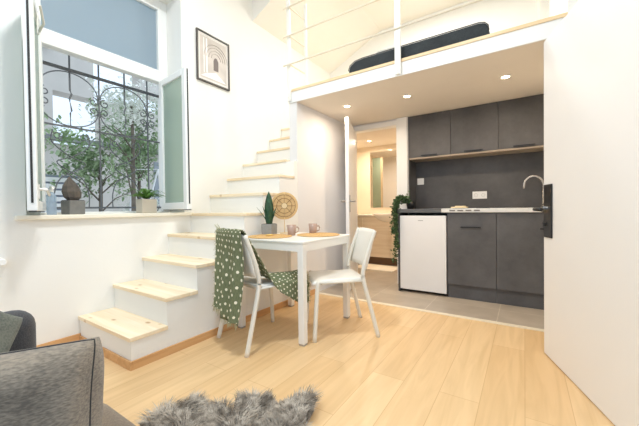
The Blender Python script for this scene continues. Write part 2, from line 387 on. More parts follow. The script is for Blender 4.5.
T1, W1, c1 = casement(-3.0, 1.735, -2.50, 1.686, .985, 2.245, 'r', 1)
T2, W2, c2 = casement(-3.0, .80, -2.51, .625, .985, 2.35, 'l', 1)
hg = MB().box(.25, .27, .02, .03, 2.18, 2.32, T2).tube([T2@Vector((.26, .03, 2.2)), T2@Vector((.33, .06, 2.23)), T2@Vector((.42, .05, 2.3))], .008)
build('stay_arm', hg, STEEL, c2)
hg = MB().box(W2-.045, W2-.02, .025, .033, 1.06, 1.15, T2).tube([T2@Vector((W2-.03, .03, 1.12)), T2@Vector((W2-.03, .065, 1.12)), T2@Vector((W2-.15, .07, 1.09))], .009)
build('window_handle', hg, STEEL, c2)
hg = MB()
for z in (1.1, 1.6, 2.14): hg.cyl((-3.012, 1.752, z), (-3.012, 1.752, z+.07), .01)
build('hinge', hg, STEEL, w1)

# ------------------------------------------------------------------ wrought-iron grille outside
gr = thing('window_grille', 'dark wrought iron grille with scrolls outside the window', 'grille', (-3.2, 1.3, .95))
def spiral(cy, cz, r, turns, a0, sgn):
    return [(0, cy+r*(1-.75*t/24)*math.cos(a0+sgn*turns*2*PI*t/24), cz+r*(1-.75*t/24)*math.sin(a0+sgn*turns*2*PI*t/24)) for t in range(25)]
gx = -3.2
for z, q in ((1.22, .012), (.74, .006), (.06, .008)): build('crossbar', MB().box(-.008, .008, -.55, .55, z-q, z+q), IRON, gr)
for y in (-.46, -.03, .40):
    bb = MB().box(-.005, .005, y-.005, y+.005, .02, 1.36); build('upright', bb, IRON, gr)
for y in (-.245, .185):
    bb = MB().tube([(0, y, 1.36), (0, y, 1.05), (0, y+.012, 1.02), (0, y-.004, .98), (0, y, .93)], [.007, .007, .008, .007, .002], 6)
    bb.tube([(0, y, .74), (0, y, .86), (0, y+.01, .88), (0, y, .95)], [.006, .006, .007, .002], 6)
    build('spear', bb, IRON, gr)
sc_ = MB()
for y in (-.46, -.03, .40):
    for s in (-1, 1):
        if (y < -.4 and s < 0) or (y > .35 and s > 0): pass
        sc_.tube(spiral(y+s*.045, 1.0, .04, 1.2, PI/2, s), .005, 5)
        sc_.tube(spiral(y+s*.045, .915, .04, 1.2, -PI/2, -s), .005, 5)
for y in (-.245, .185):
    arc = [(0, y+.205*math.cos(a), 1.03+.17*math.sin(a)) for a in [PI*k/20 for k in range(21)]]
    sc_.tube(arc, .005, 5)
    arc = [(0, y+.205*math.cos(a), .90-.15*math.sin(a)) for a in [PI*k/20 for k in range(21)]]
    sc_.tube(arc, .005, 5)
    for s in (-1, 1):
        sc_.tube(cat_rom([(0, y+s*.12, .70), (0, y+s*.13, .60), (0, y+s*.02, .50), (0, y-s*.10, .44), (0, y-s*.02, .37), (0, y+s*.08, .30), (0, y+s*.12, .18), (0, y+s*.12, .06)], 5), .005, 5)
        sc_.tube(spiral(y+s*.09, .66, .035, 1.2, 0, s), .004, 5)
build('scroll', sc_, IRON, gr)

# ------------------------------------------------------------------ courtyard outside
struct('floor.002', MB().box(-16, -3.22, -5, 14, -.5, -.3), PAVE, 'pale courtyard paving outside the window', 'ground')
bl = thing('building', 'grey rendered building across the courtyard behind the trees', 'building', (-10.5, 2, -.3))
fw = MB().box(-.4, .1, -6, 1.05, 0, 9).box(-.4, .1, 1.05, 2.2, 0, 3.1).box(-.4, .1, 2.2, 10, 0, 4.55).box(-.4, .1, 3.3, 10, 5.1, 9).box(-.4, .1, 1.05, 2.0, 4.5, 9).box(-.4, .1, 2.0, 3.3, 5.8, 9).box(-.4, .1, 5.0, 10, 4.5, 5.2)
build('facade', fw, FACADE, bl)
SH = plain('grey shutter', (150, 156, 162), .7)
for y, z in ((-1.5, 1.2), (-1.5, 4.2), (4.2, 1.4), (6.6, 1.4), (6.6, 5.5)): build('shutter', MB().box(.1, .14, y-.5, y+.5, z, z+1.5), SH, bl)
build('ledge', MB().box(.1, .35, -6, 10, 3.15, 3.27).box(.1, .3, -6, 1, 5.6, 5.7), plain('stone ledge', (134, 134, 134), .8), bl)
fn = thing('picket_fence', 'low white picket fence in the courtyard', 'fence', (-7.6, 3, -.3))
fm = MB()
for i in range(40): fm.box(-.012, .012, -1.6+i*.11, -1.55+i*.11, 0, 1.22+.0*i)
build('picket', fm, FENCEW, fn); build('rail', MB().box(-.035, -.012, -1.6, 2.85, .35, .42).box(-.035, -.012, -1.6, 2.85, .98, 1.05), FENCEW, fn)
def leaves(n, centre, rad, size, seed, squash=1.0):
    rnd = random.Random(seed); mb = MB(); cl = [Vector((rnd.gauss(0, .5)*rad[0], rnd.gauss(0, .5)*rad[1], rnd.gauss(0, .45)*rad[2])) for _ in range(max(6, n//70))]
    for i in range(n):
        c = rnd.choice(cl)+Vector((rnd.gauss(0, .12), rnd.gauss(0, .12), rnd.gauss(0, .12)))+Vector(centre)
        R = Matrix.Rotation(rnd.random()*6.28, 3, 'Z') @ Matrix.Rotation(rnd.uniform(-1, 1), 3, 'X'); s = size*rnd.uniform(.6, 1.3)
        q = [c+R@Vector(v)*s for v in ((0, -.5, 0), (.24, -.1, .05), (.16, .3, 0), (0, .55, -.06), (-.16, .3, 0), (-.24, -.1, .05))]
        mb.bm.faces.new([mb.bm.verts.new(v) for v in q])
    return mb
def tree(loc, h, rad, n, size, seed, mat, label):
    t = thing('tree', label, 'tree', loc, group='courtyard trees outside the window')
    rnd = random.Random(seed); tr = MB()
    tr.tube([(0, 0, 0), (.05, .03, h*.4), (-.03, .08, h*.8), (0, .05, h)], [.05, .04, .03, .02], 8)
    for k in range(7):
        a = rnd.random()*6.28; z = h*rnd.uniform(.45, .95)
        tr.tube([(0, .03, z), (math.cos(a)*rad[0]*.4, math.sin(a)*rad[1]*.4, z+.3), (math.cos(a)*rad[0]*.8, math.sin(a)*rad[1]*.8, z+.45)], [.015, .01, .005], 6)
    build('trunk', tr, BARK, t, smooth=True)
    build('foliage', leaves(n, (0, 0, h), rad, size, seed), mat, t)
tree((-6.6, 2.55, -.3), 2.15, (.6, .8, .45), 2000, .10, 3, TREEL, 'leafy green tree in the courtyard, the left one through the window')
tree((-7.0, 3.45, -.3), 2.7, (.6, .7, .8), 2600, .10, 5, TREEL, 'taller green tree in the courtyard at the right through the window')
tree((-6.0, 2.85, -.3), 3.2, (.5, .45, .45), 1300, .08, 9, TREEP, 'tree top with daylight glare painted into its pale leaves, high in the window')
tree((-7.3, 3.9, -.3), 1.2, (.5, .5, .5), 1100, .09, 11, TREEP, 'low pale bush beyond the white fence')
# garden bench, swing frame, slatted chair
gb = thing('garden_bench', 'brown low garden bench outside the window', 'bench', (-6.2, 2.45, -.3))
build('seat', MB().box(-.16, .16, -.6, .6, 1.02, 1.09), plain('weathered teak', (168, 146, 124), .8), gb)
for y in (-.5, .5): build('leg', MB().box(-.14, .14, y-.03, y+.03, 0, 1.02), plain('weathered teak leg', (150, 128, 108), .8), gb)
sw = thing('garden_swing', 'white tubular garden swing frame outside', 'swing', (-6.5, 3.35, -.3))
build('frame', MB().tube([(0, -.42, 0), (0, -.18, 2.1), (0, .30, 2.15), (0, .62, 0)], .028, 8).tube([(.02, .28, 2.12), (.02, 0, 1.1), (.02, -.25, .1)], .02, 8), FENCEW, sw, smooth=True)
sl = thing('garden_cabinet', 'white slatted garden cabinet low at the left outside', 'cabinet', (-6.6, 1.95, -.3))
sm = MB()
for i in range(9): sm.box(-.02, .02, -.32, .32, .9+i*.11, .975+i*.11)
build('slats', sm, FENCEW, sl); build('case', MB().box(-.4, -.03, -.32, .32, 0, 1.9), plain('blue grey box', (150, 158, 172), .8), sl)

# ------------------------------------------------------------------ items on the sill
SZ = .957
p = thing('cactus_pot', 'dusky brown pointed cactus in a square grey pot on the windowsill', 'potted plant', (-2.87, .95, SZ), .2)
build('pot', MB().prism([(-.052, 0), (.052, 0), (.058, .105), (-.058, .105)], 'Y', -.055, .055), DPOT, p, bevel=.006)
cm = MB()
prof = [(.02, .09), (.055, .13), (.062, .17), (.05, .215), (.028, .25), (.004, .285)]
v0 = len(cm.bm.verts); cm.lathe([(0, .09)]+prof+[(0, .288)], (0, 0, 0), 9)
for v in cm.bm.verts: v.co.x *= .55; v.co.y = v.co.y*1.1 - (v.co.z-.1)*.12
build('cactus', cm, DLEAF, p, smooth=False)
build('soil', MB().box(-.05, .05, -.05, .05, .1, .108), SOIL, p)
p = thing('potted_fern', 'green fern with spreading fronds in a beige square pot on the windowsill', 'potted plant', (-2.87, 1.50, SZ), 0)
build('pot', MB().prism([(-.055, 0), (.055, 0), (.06, .125), (-.06, .125)], 'Y', -.066, .066), BEIGEP, p, bevel=.006)
build('soil', MB().box(-.05, .05, -.058, .058, .118, .127), SOIL, p)
fm = MB(); rnd = random.Random(4)
for k in range(46):
    a = rnd.random()*6.28; Lf = rnd.uniform(.10, .2); up = rnd.uniform(.02, .07)
    ca, sa = math.cos(a)*.5, math.sin(a)
    pts = [Vector((ca*Lf*t, sa*Lf*t, .125+up*math.sin(PI*.75*t)*1.4)) for t in (0, .25, .5, .75, 1)]
    for i in range(4):
        d = (pts[i+1]-pts[i]).normalized(); n_ = Vector((-d.y, d.x, 0)).normalized() if abs(d.x)+abs(d.y) > 0 else Vector((1, 0, 0))
        for j in range(3):
            b0 = pts[i].lerp(pts[i+1], j/3)
            for s in (-1, 1):
                w = .028*(1-.15*i); tip = b0+n_*s*w+d*.015+Vector((0, 0, .004))
                fm.bm.faces.new([fm.bm.verts.new(q) for q in (b0, b0+d*.009+Vector((0, 0, .002)), tip)])
    fm.tube(pts, .0015, 4)
build('fronds', fm, LEAFG, p)
p = thing('spray_bottle', 'pale blue translucent bottle at the left end of the windowsill', 'bottle', (-2.80, .80, SZ), 0)
build('body', MB().lathe([(0, 0), (.026, 0), (.028, .01), (.028, .13), (.02, .15), (.012, .16), (0, .16)]), BTL, p, smooth=True)
build('cap', MB().cyl((0, 0, .158), (0, 0, .185), .012).box(-.012, .035, -.008, .008, .18, .2), WHITE, p)

# framed print
pf = thing('framed_print', 'black framed print of an archway hanging on the white wall', 'picture', (XL+.003, 2.185, 2.565))
m = MB().box(0, .02, -.207, -.193, -.257, .257).box(0, .02, .193, .207, -.257, .257).box(0, .02, -.193, .193, -.257, -.243).box(0, .02, -.193, .193, .243, .257)
build('frame', m, plain('black picture frame', (70, 64, 58), .4), pf)
pr = build('print', MB().box(.001, .008, -.193, .193, -.243, .243), plain('sepia print paper', (206, 196, 186), .5, var=.1, scale=8), pf)
build('margin', MB().box(.008, .009, -.193, -.165, -.243, .243).box(.008, .009, .165, .193, -.243, .243).box(.008, .009, -.165, .165, .215, .243).box(.008, .009, -.165, .165, -.243, -.215), plain('print border', (226, 220, 212), .5), pr)
m = MB()
for r in (.15, .12, .09, .06):
    m.tube([(.010, .03+r*math.cos(a), .02+r*math.sin(a)) for a in [PI*k/16 for k in range(17)]], .003, 4, flat=.4)
build('drawn_arch', m, plain('arch ink', (156, 140, 128), .6), pr)
build('drawn_doorway', MB().prism([(.0, -.1), (.06, -.1), (.06, 0), (.045, .03), (.03, .04), (.012, .03), (0, 0)], 'X', .008, .0105), plain('doorway ink', (120, 108, 102), .6), pr)
build('drawn_column', MB().box(.008, .0105, -.095, -.078, -.15, .2).box(.008, .0105, -.125, -.115, -.16, .2).prism([(-.16, -.2), (.16, -.2), (.03, -.12), (-.1, -.16)], 'X', .008, .0102), plain('column light', (244, 240, 236), .6), pr)

# ------------------------------------------------------------------ staircase
st = thing('staircase', 'white boxed staircase with pine treads climbing along the left wall', 'staircase', (XL, .93, 0))
run, rise, y0, z0 = .235, .1868, .945, .2
body = MB(); NS = 11
poly = [(y0-.93, 0)]
for i in range(NS):
    zz = z0+rise*i-.026; poly += [(y0+run*i-.93, zz), (y0+run*(i+1)-.93, zz)]
poly.append((poly[-1][0], 0))
# part in front of the partition is full width, behind it stops at the partition
def clip(poly, a, b_):
    out = []
    for i in range(NS):
        ya, yb = y0+run*i-.93, y0+run*(i+1)-.93
        lo_, hi_ = max(ya, a), min(yb, b_)
        if hi_ > lo_+1e-6: out.append((lo_, hi_, z0+rise*i-.026))
    return out
def prof_poly(segs):
    P = [(segs[0][0], 0)]
    for a, b_, z in segs: P += [(a, z), (b_, z)]
    P.append((segs[-1][1], 0)); return P
s1 = clip(poly, 0, YF-.93); s2 = clip(poly, YF-.93, 9)
body.prism(prof_poly(s1), 'X', .001, XP-XL); body.prism(prof_poly(s2), 'X', .001, -2.121-XL)
build('body', body, WALL, st)
for i in range(NS):
    ya = y0+run*i-.93-.012; yb = y0+run*(i+1)-.93+.0; z = z0+rise*i
    w = XP-XL+.008 if y0+run*(i+1) < YF+.05 else -2.122-XL
    tm = MB().box(.002, w, ya, yb, z-.026, z)
    if w > .7 and y0+run*(i+1) > YF: pass
    o = build('tread', tm, TREAD, st, bevel=.003)
build('skirting_board', MB().box(.002, XP-XL+.012, -.0-.0+.003-.0, .015, 0, .055).box(XP-XL, XP-XL+.012, .015, YF-.93+.3, 0, .055), SKIRT, st, bevel=.002)

# ------------------------------------------------------------------ railing
rl = thing('loft_railing', 'white metal railing along the front of the sleeping loft', 'railing', (-2.085, YF-.02, ZT))
def RL(m, n_, mt=FRAMEW): return build(n_, m, mt, rl)
wm = plain('white railing paint', (240, 238, 230), .35)
RL(MB().box(-.03, .012, -.014, .0, -.12, 1.02), 'post', wm)
RL(MB().box(1.16, 1.21, -.028, -.014, -.135, 1.02), 'post', wm)
RL(MB().box(.02, .05, .235, .25, .0, 1.02), 'post', wm)
for z in (.25, .55, .85):
    RL(MB().tube([(-.06, -.034, z), (2.28, -.034, z)], .008, 8), 'rail', plain('railing tube', (226, 218, 200), .35))
    RL(MB().tube([(.02, -.034, z), (.02, .26, z)], .007, 8), 'side_rail', plain('railing tube', (226, 218, 200), .35))
for x, z in ((1.185, -.1), (1.185, -.122)): RL(MB().cyl((x, -.034, z), (x, -.026, z), .006), 'bolt', STEEL)
RL(MB().cyl((-.01, -.024, -.09), (-.01, -.014, -.09), .006), 'bolt', STEEL)

# loft mattress & pillow
mt = thing('loft_mattress', 'charcoal mattress lying on the sleeping loft', 'mattress', (-.78, 3.05, ZT))
mm = MB()
prof = [(-.62, .0), (-.625, .04), (-.61, .085), (-.56, .115), (-.48, .125), (.49, .125), (.53, .115), (.555, .09), (.56, .05), (.555, 0)]
mm.prism(prof, 'Y', -.38, 1.1)
build('mattress_body', mm, MATT, mt, bevel=.012, seg=3)
build('piping', MB().tube([(x, -.382, z) for x, z in prof[1:-1]], .004, 5), PIPE, mt, smooth=True)
pl = MB().box(-.13, .13, -.20, .20, 0, .118)
o = build('bed_pillow', pl, LGREY, bevel=.035, seg=4, smooth=True, loc=(-1.075, 3.03, ZT+.126)); tag(o, 'light grey pillow lying flat on the loft mattress', 'pillow')
bp_ = thing('wall_batten', 'thin white leaning rod at the right of the loft', 'rod', (.13, 4.2, ZT))
build('rod', MB().box(-.02, .02, -.015, .0, 0, 1.2), FRAMEW, bp_)

# ------------------------------------------------------------------ spots
def spot(x, y, z, label, e=10, nm='ceiling_spotlight', grp='recessed spots under the loft'):
    t = thing(nm, label, 'light', (x, y, z), group=grp)
    build('ring', MB().lathe([(.032, 0), (.045, 0), (.045, -.004), (.032, -.006), (.032, 0)]), WHITE, t, smooth=True)
    build('lens', MB().cyl((0, 0, -.001), (0, 0, -.0045), .032, n=24), LAMP, t)
    ld = bpy.data.lights.new('spot_lamp', 'AREA'); ld.shape = 'DISK'; ld.size = .06; ld.energy = e; ld.color = (1, .84, .66); ld.spread = PI*.95
    lo_ = bpy.data.objects.new('lamp', ld); C.objects.link(lo_); lo_.parent = t; lo_.location = (0, 0, -.008)
spot(-1.648, 3.085, ZU, 'glowing recessed spotlight nearest the bathroom door', 6)
spot(-.999, 3.167, ZU, 'middle recessed spotlight under the loft', 6)
spot(-.137, 3.198, ZU, 'recessed spotlight at the right above the cabinets', 6)
spot(-2.2, 4.9, ZU, 'recessed spotlight in the bathroom ceiling', 15, grp=None)
def fill_light(x, y, label, e):  # added out-of-view fill lamps with glowing discs, only to brighten the room
    t = thing('added_fill_light', label, 'light', (x, y, HC), group='added fill lights under the main ceiling')
    build('shade', MB().lathe([(0, -.07), (.15, -.07), (.17, -.05), (.17, 0), (0, 0)]), emis('fill light glow', (250, 250, 255), 3), t, smooth=True)
    ld = bpy.data.lights.new('fill lamp', 'AREA'); ld.shape = 'DISK'; ld.size = .34; ld.energy = e; ld.color = (.92, .97, 1); ld.spread = PI
    lo_ = bpy.data.objects.new('lamp', ld); C.objects.link(lo_); lo_.parent = t; lo_.location = (0, 0, -.08)
fill_light(-1.2, .9, 'added round fill light on the ceiling above the middle of the room', 60)
fill_light(-1.0, 3.5, 'added round fill light on the ceiling above the sleeping loft', 45)

# ------------------------------------------------------------------ kitchenette
YB = 4.2; YC = 3.55; XR = .235
struct('trim_3', MB().box(-1.2215, XR, YB-.012, YB, .961, 1.6).box(-1.2215, -1.209, 3.905, YB-.012, .961, ZU), SLATEB, 'dark slate backsplash panel behind the worktop', 'backsplash')
def handle_bar(m, x0, x1, y, z): m.box(x0, x1, y-.022, y-.014, z-.006, z+.006); m.box(x0+.005, x0+.015, y-.016, y+.002, z-.005, z+.005); m.box(x1-.015, x1-.005, y-.016, y+.002, z-.005, z+.005); return m
xs = [-1.208, -.722, -.238, XR-.002]
for i, lb in enumerate(('left dark wall cabinet, next to the bathroom doorway', 'middle dark wall cabinet above the hob', 'right dark wall cabinet above the tap')):
    a, b_ = xs[i]+.001, xs[i+1]-.001
    t = thing('wall_cabinet', lb, 'cabinet', ((a+b_)/2, 4.05, 1.575), group=None); w = (b_-a)/2
    build('body', MB().box(-w, w, -.13, .135, .02, .538), SLATE, t)
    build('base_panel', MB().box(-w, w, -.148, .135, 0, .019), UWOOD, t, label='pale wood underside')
    dr = build('door', MB().box(-w+.001, w-.001, -.149, -.131, .021, .536), SLATE, t, bevel=.0008)
    hc = {0: .06, 1: 0, 2: .05}[i]*0
    build('handle', handle_bar(MB(), hc-.095, hc+.095, -.149, .035), BLACK, dr)
# base units
bx0 = -.695
for i, (a, b_, lb) in enumerate(((bx0, -.236, 'dark base cabinet beside the white fridge'), (-.234, XR-.003, 'dark base cabinet under the sink, half behind the open door'))):
    t = thing('base_cabinet', lb, 'cabinet', ((a+b_)/2, 3.87, 0)); w = (b_-a)/2
    build('body', MB().box(-w, w, -.30, .31, .15, .915), SLATE, t)
    build('plinth', MB().box(-w, w, -.285, -.265, 0, .149), SLATE, t)
    dr = build('door', MB().box(-w+.001, w-.001, -.32, -.301, .152, .913), SLATE, t, bevel=.0008)
    build('handle', handle_bar(MB(), -.095 if i == 0 else .12, .095 if i == 0 else .22, -.32, .765), BLACK, dr)
tag(build('side_panel', MB().box(-1.24, -1.222, YC+.0, 3.868, 0, .916), SLATE), 'dark upright end panel at the left of the fridge', 'panel')
wt = thing('worktop', 'dark worktop running under the backsplash', 'worktop', (-.98, 3.87, .9185))
build('slab', MB().box(-.262, .225, -.335, .316, 0, .04).box(-.262, -.244, -.335, -.01, -.001, 0), WTOP, wt, bevel=.003)
su = thing('sink_hob_top', 'stainless steel sink and hob unit on the base cabinets', 'sink', (-.752, 3.87, .9185))
build('steel_top', MB().box(0, .985, -.34, -.325, 0, .042).box(0, .985, -.325, .316, .0, .034).box(0, .012, -.325, .316, .034, .042), STEEL, su, bevel=.003)
bs = MB().lathe([(.17, .0), (.165, .004), (.15, -.001), (.13, -.0005), (0, -.0005)], (.72, 0, .0365)); build('basin_rim', bs, CHROME, su, smooth=True)
for px_, py_, r in ((.16, -.12, .085), (.36, .1, .07)):
    build('hotplate', MB().lathe([(0, .012), (r-.01, .012), (r, .008), (r+.004, 0), (0, 0)], (px_, py_, .034)), BLACK, su, smooth=True)
kn = MB()
for k in range(4): kn.box(.085+k*.078, .14+k*.078, -.3445, -.34, .015, .028)
build('control_slots', kn, plain('grey control marks', (120, 112, 104), .5), su)
tb = thing('kitchen_towel', 'cream folded cloth lying on the hob', 'cloth', (-.59, 3.72, .966))
build('fold', MB().box(-.09, .07, -.06, .06, 0, .012).box(-.05, .05, -.05, .05, .012, .022), plain('cream cloth', (232, 214, 176), .8), tb, bevel=.006)
fc = thing('kitchen_faucet', 'chrome gooseneck faucet behind the sink', 'faucet', (.165, 4.05, .953))
arc = [(.0, 0, 0), (0, 0, .25)]+[(-.085+.085*math.cos(a), -.01*0, .25+.095*math.sin(a)) for a in [PI*k/12 for k in range(1, 12)]]+[(-.17, 0, .24), (-.172, 0, .215)]
build('spout', MB().tube(arc, .011, 12), plain('satin chrome', (205, 202, 198), .22, .9), fc, smooth=True)
build('base', MB().lathe([(0, 0), (.028, 0), (.028, .01), (.02, .03), (0, .03)]).box(.0, .06, -.006, .006, .06, .07), CHROME, fc)
# fridge
t = thing('fridge', 'small white undercounter fridge', 'fridge', (-.958, 3.87, 0)); 
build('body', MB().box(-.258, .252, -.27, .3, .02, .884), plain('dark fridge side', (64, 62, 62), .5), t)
dr = build('door', MB().box(-.258, .252, -.325, -.272, .035, .884), FRIDGE, t, bevel=.006)
build('badge', MB().box(-.045, .008, -.3262, -.325, .826, .832), plain('badge grey', (150, 148, 146), .4), dr, label='small grey maker mark')
for sx in (-.2, .2):
    for sy in (-.2, .2): build('foot', MB().cyl((sx, sy, 0), (sx, sy, .02), .015), DGREY, t)
# sockets
def plate(name, lb, cat, x0, x1, z0, z1, n, y=YB-.012):
    t = thing(name, lb, cat, ((x0+x1)/2, y, (z0+z1)/2)); w, hh = (x1-x0)/2, (z1-z0)/2
    build('cover', MB().box(-w, w, -.009, -.0005, -hh, hh), WHITE, t, bevel=.003)
    for k in range(n):
        cx = -w+(2*k+1)*w/n
        if cat == 'socket':
            m = MB().lathe([(.021, 0), (.021, .0015), (.018, .0015), (.018, 0)]); bmesh.ops.rotate(m.bm, cent=(0, 0, 0), matrix=Matrix.Rotation(PI/2, 3, 'X'), verts=m.bm.verts)
            bmesh.ops.translate(m.bm, vec=(cx, -.009, 0), verts=m.bm.verts); m.box(cx-.009, cx-.005, -.0105, -.009, -.003, .003); m.box(cx+.005, cx+.009, -.0105, -.009, -.003, .003)
            build('outlet', m, plain('socket grey', (190, 188, 184), .5), t)
        else: build('rocker', MB().box(cx-w*.7, cx+w*.7, -.012, -.009, -hh*.7, hh*.7), WHITE, t, bevel=.002)
plate('wall_socket', 'white double socket on the dark backsplash', 'socket', -.528, -.372, 1.072, 1.16, 2)
plate('light_switch', 'white square switch on the backsplash by the worktop end', 'switch', -1.19, -1.105, 1.275, 1.36, 1)
# hanging plant
iv = thing('trailing_ivy', 'green trailing plant spilling from a black pot at the worktop end', 'potted plant', (-1.165, 3.80, .959))
build('pot', MB().lathe([(0, 0), (.04, 0), (.052, .06), (.052, .09), (.048, .09), (.046, .08), (0, .08)]), BLACK, iv, smooth=True)
rnd = random.Random(12); im = MB(); stm = MB()
def leaf(mb, c, s, rnd):
    R = Matrix.Rotation(rnd.random()*6.28, 3, 'Z') @ Matrix.Rotation(rnd.uniform(-1.2, 1.2), 3, 'X') @ Matrix.Rotation(rnd.uniform(-1, 1), 3, 'Y')
    mb.bm.faces.new([mb.bm.verts.new(c+R@Vector(q)*s) for q in ((0, -.6, 0), (.45, -.2, .1), (.35, .25, .05), (0, .65, 0), (-.35, .25, .05), (-.45, -.2, .1))])
for k in range(150): leaf(im, Vector((rnd.gauss(-.04, .025), rnd.gauss(-.05, .045), .07+abs(rnd.gauss(0, .04)))), .026, rnd)
for k in range(10):
    x = -.092+rnd.gauss(0, .009); y = -.24+rnd.gauss(0, .04); Lh = rnd.uniform(.25, .62) if k > 2 else .56+.04*k
    pts = cat_rom([(rnd.gauss(-.02, .01), rnd.gauss(-.02, .02), .09), (-.07, y*.6, .14), (x, y, .04), (x-.01+rnd.gauss(0, .01), y, -Lh*.5), (x+rnd.gauss(0, .015), y, -Lh)], 8)
    stm.tube(pts, .0015, 4)
    for q in pts[6:]:
        for _ in range(5): leaf(im, q+Vector((rnd.gauss(0, .013), rnd.gauss(0, .013), rnd.gauss(0, .012))), rnd.uniform(.018, .028), rnd)
build('leaves', im, IVY, iv); build('stems', stm, plain('ivy stem', (92, 104, 62), .7), iv)

# ------------------------------------------------------------------ bathroom
vn = thing('bathroom_vanity', 'light wood vanity with white basin in the bathroom', 'vanity', (-2.05, 5.17, 0))
build('cabinet', MB().box(-.70, .72, -.17, .22, .13, .83), BWOOD, vn)
for a, b_ in ((-.71, -.33), (-.325, .17), (.175, .715)):
    dr = build('door', MB().box(a, b_, -.188, -.171, .135, .64 if a > -.5 else .80), BWOOD, vn, bevel=.002)
    if a > -.5: build('handle', MB().box(b_-.04, b_-.028, -.2, -.188, .32, .56), BWOOD, dr)
build('counter', MB().box(-.72, .725, -.2, .225, .832, .862), CER, vn, bevel=.006)
bb = MB().lathe([(0, -.13), (.10, -.125), (.2, -.08), (.27, -.02), (.29, .02), (.275, .02), (.0, .015)], (.12, -.12, .862), 32)
for v in bb.bm.verts: v.co.y = -.12+(v.co.y+.12)*.55
build('basin', bb, CER, vn, smooth=True)
build('toe_kick', MB().box(-.7, .7, -.12, .2, 0, .13), plain('shadow-dark toe kick', (110, 84, 60), .6), vn)  # plinth coloured dark to hold the shadow band under the vanity
mi = thing('bathroom_mirror', 'frameless mirror on the bathroom wall above the basin', 'mirror', (-1.95, 5.4, .98))
build('mirror_glass', MB().box(-.45, .45, -.02, -.001, 0, 1.03), MIRR, mi, bevel=.002)
sp = thing('shower_screen', 'green grey shower panel reflected in the bathroom mirror', 'panel', (-2.35, 4.72, 0))
build('panel', MB().box(-.28, -.1, 0, .03, 0, 2.0), GREENG, sp); build('edge', MB().box(-.1, -.07, 0, .03, 0, 2.0), plain('screen edge', (190, 168, 136), .5), sp)
bm_ = thing('bath_mat', 'cream bath mat on the bathroom floor', 'mat', (-2.0, 4.72, 0))
build('mat_pile', MB().box(-.34, .34, -.2, .2, .001, .016), plain('cream bath mat pile', (246, 236, 216), .95, bump=.5, bscale=90), bm_, bevel=.006)

# ------------------------------------------------------------------ table
tx0, tx1, ty0, ty1 = -1.99, -1.30, 1.755, 2.47
tb = thing('dining_table', 'white square table against the stair flank', 'table', ((tx0+tx1)/2, (ty0+ty1)/2, 0))
hw, hd_ = (tx1-tx0)/2, (ty1-ty0)/2
build('tabletop', MB().box(-hw, hw, -hd_, hd_, .728, .746), TABLEW, tb, bevel=.006, seg=3)
build('apron', MB().box(-hw+.03, hw-.03, -hd_+.006, -hd_+.022, .672, .728).box(-hw+.03, hw-.03, hd_-.022, hd_-.006, .672, .728).box(-hw+.006, -hw+.022, -hd_+.03, hd_-.03, .672, .728).box(hw-.022, hw-.006, -hd_+.03, hd_-.03, .672, .728), TABLEW, tb)
for sx in (-1, 1):
    for sy in (-1, 1):
        lg = build('leg', MB().box(sx*(hw-.004), sx*(hw-.054), sy*(hd_-.004), sy*(hd_-.054), .012, .7275), TABLEW, tb, bevel=.006)
        build('foot_cap', MB().box(sx*(hw-.008), sx*(hw-.05), sy*(hd_-.008), sy*(hd_-.05), 0, .012), plain('grey foot cap', (180, 170, 156), .6), lg)
# ------------------------------------------------------------------ chairs
def make_chair(label):
    t = thing('dining_chair', label, 'chair', group=None)
    # seat: shallow shell with rolled front
    sm = MB(); nx, ny = 12, 14; V = []
    for j in range(ny+1):
        v = j/ny; y = -.19+.40*v; row = []
        for i in range(nx+1):
            u = i/nx*2-1; wdt = .198-.018*(1-v); x = u*wdt
            z = .445-.012*(1-u*u)*math.sin(PI*min(1, v*1.1))-.04*max(0, v-.82)**1.0*2.4*(v > .82)-.012*abs(u)**6
            row.append(sm.bm.verts.new((x, y, z)))
        V.append(row)
    for j in range(ny):
        for i in range(nx): sm.bm.faces.new((V[j][i], V[j][i+1], V[j+1][i+1], V[j+1][i]))
    build('seat', sm, CHAIRW, t, smooth=True, solid=.02, bevel=0)
    bm2 = MB(); V = []
    for j in range(9):
        v = j/8; z = .515+.295*v; row = []
        for i in range(11):
            u = i/10*2-1; x = u*(.198-.006*v**4); y = -.203-.074*v-.022*(1-u*u)
            row.append(bm2.bm.verts.new((x, y, z-(.012*abs(u)**8 if j == 8 else 0))))
        V.append(row)
    for j in range(8):
        for i in range(10): bm2.bm.faces.new((V[j][i], V[j][i+1], V[j+1][i+1], V[j+1][i]))
    build('backrest', bm2, CHAIRW, t, smooth=True, solid=.014)
    for s in (-1, 1):
        build('leg', MB().tube(cat_rom([(s*.21, .20, 0), (s*.204, .185, .22), (s*.198, .17, .41), (s*.196, .155, .432)], 4), .0165, 10), FRAMEW, t, smooth=True)
        build('leg', MB().tube(cat_rom([(s*.215, -.29, 0), (s*.208, -.235, .22), (s*.2, -.185, .42), (s*.199, -.18, .50), (s*.197, -.21, .62), (s*.19, -.277, .805)], 5), .0165, 10), FRAMEW, t, smooth=True)
        build('side_rail', MB().tube([(s*.196, .16, .428), (s*.198, -.185, .428)], .010, 8), FRAMEW, t, smooth=True)
    build('cross_rail', MB().tube([(-.196, .14, .42), (.196, .14, .42)], .008, 8).tube([(-.198, -.17, .42), (.198, -.17, .42)], .008, 8), FRAMEW, t, smooth=True)
    return t
chA = make_chair('white chair standing at the right corner of the table')
chA.location = (-1.287, 2.155, 0); chA.rotation_euler = (0, 0, 2.34)
chB = copy_thing(chA); chB.location = (-1.676, 1.774, 0); chB.rotation_euler = (0, 0, -.252)
chB['label'] = 'white chair with the green dotted blanket over its back'

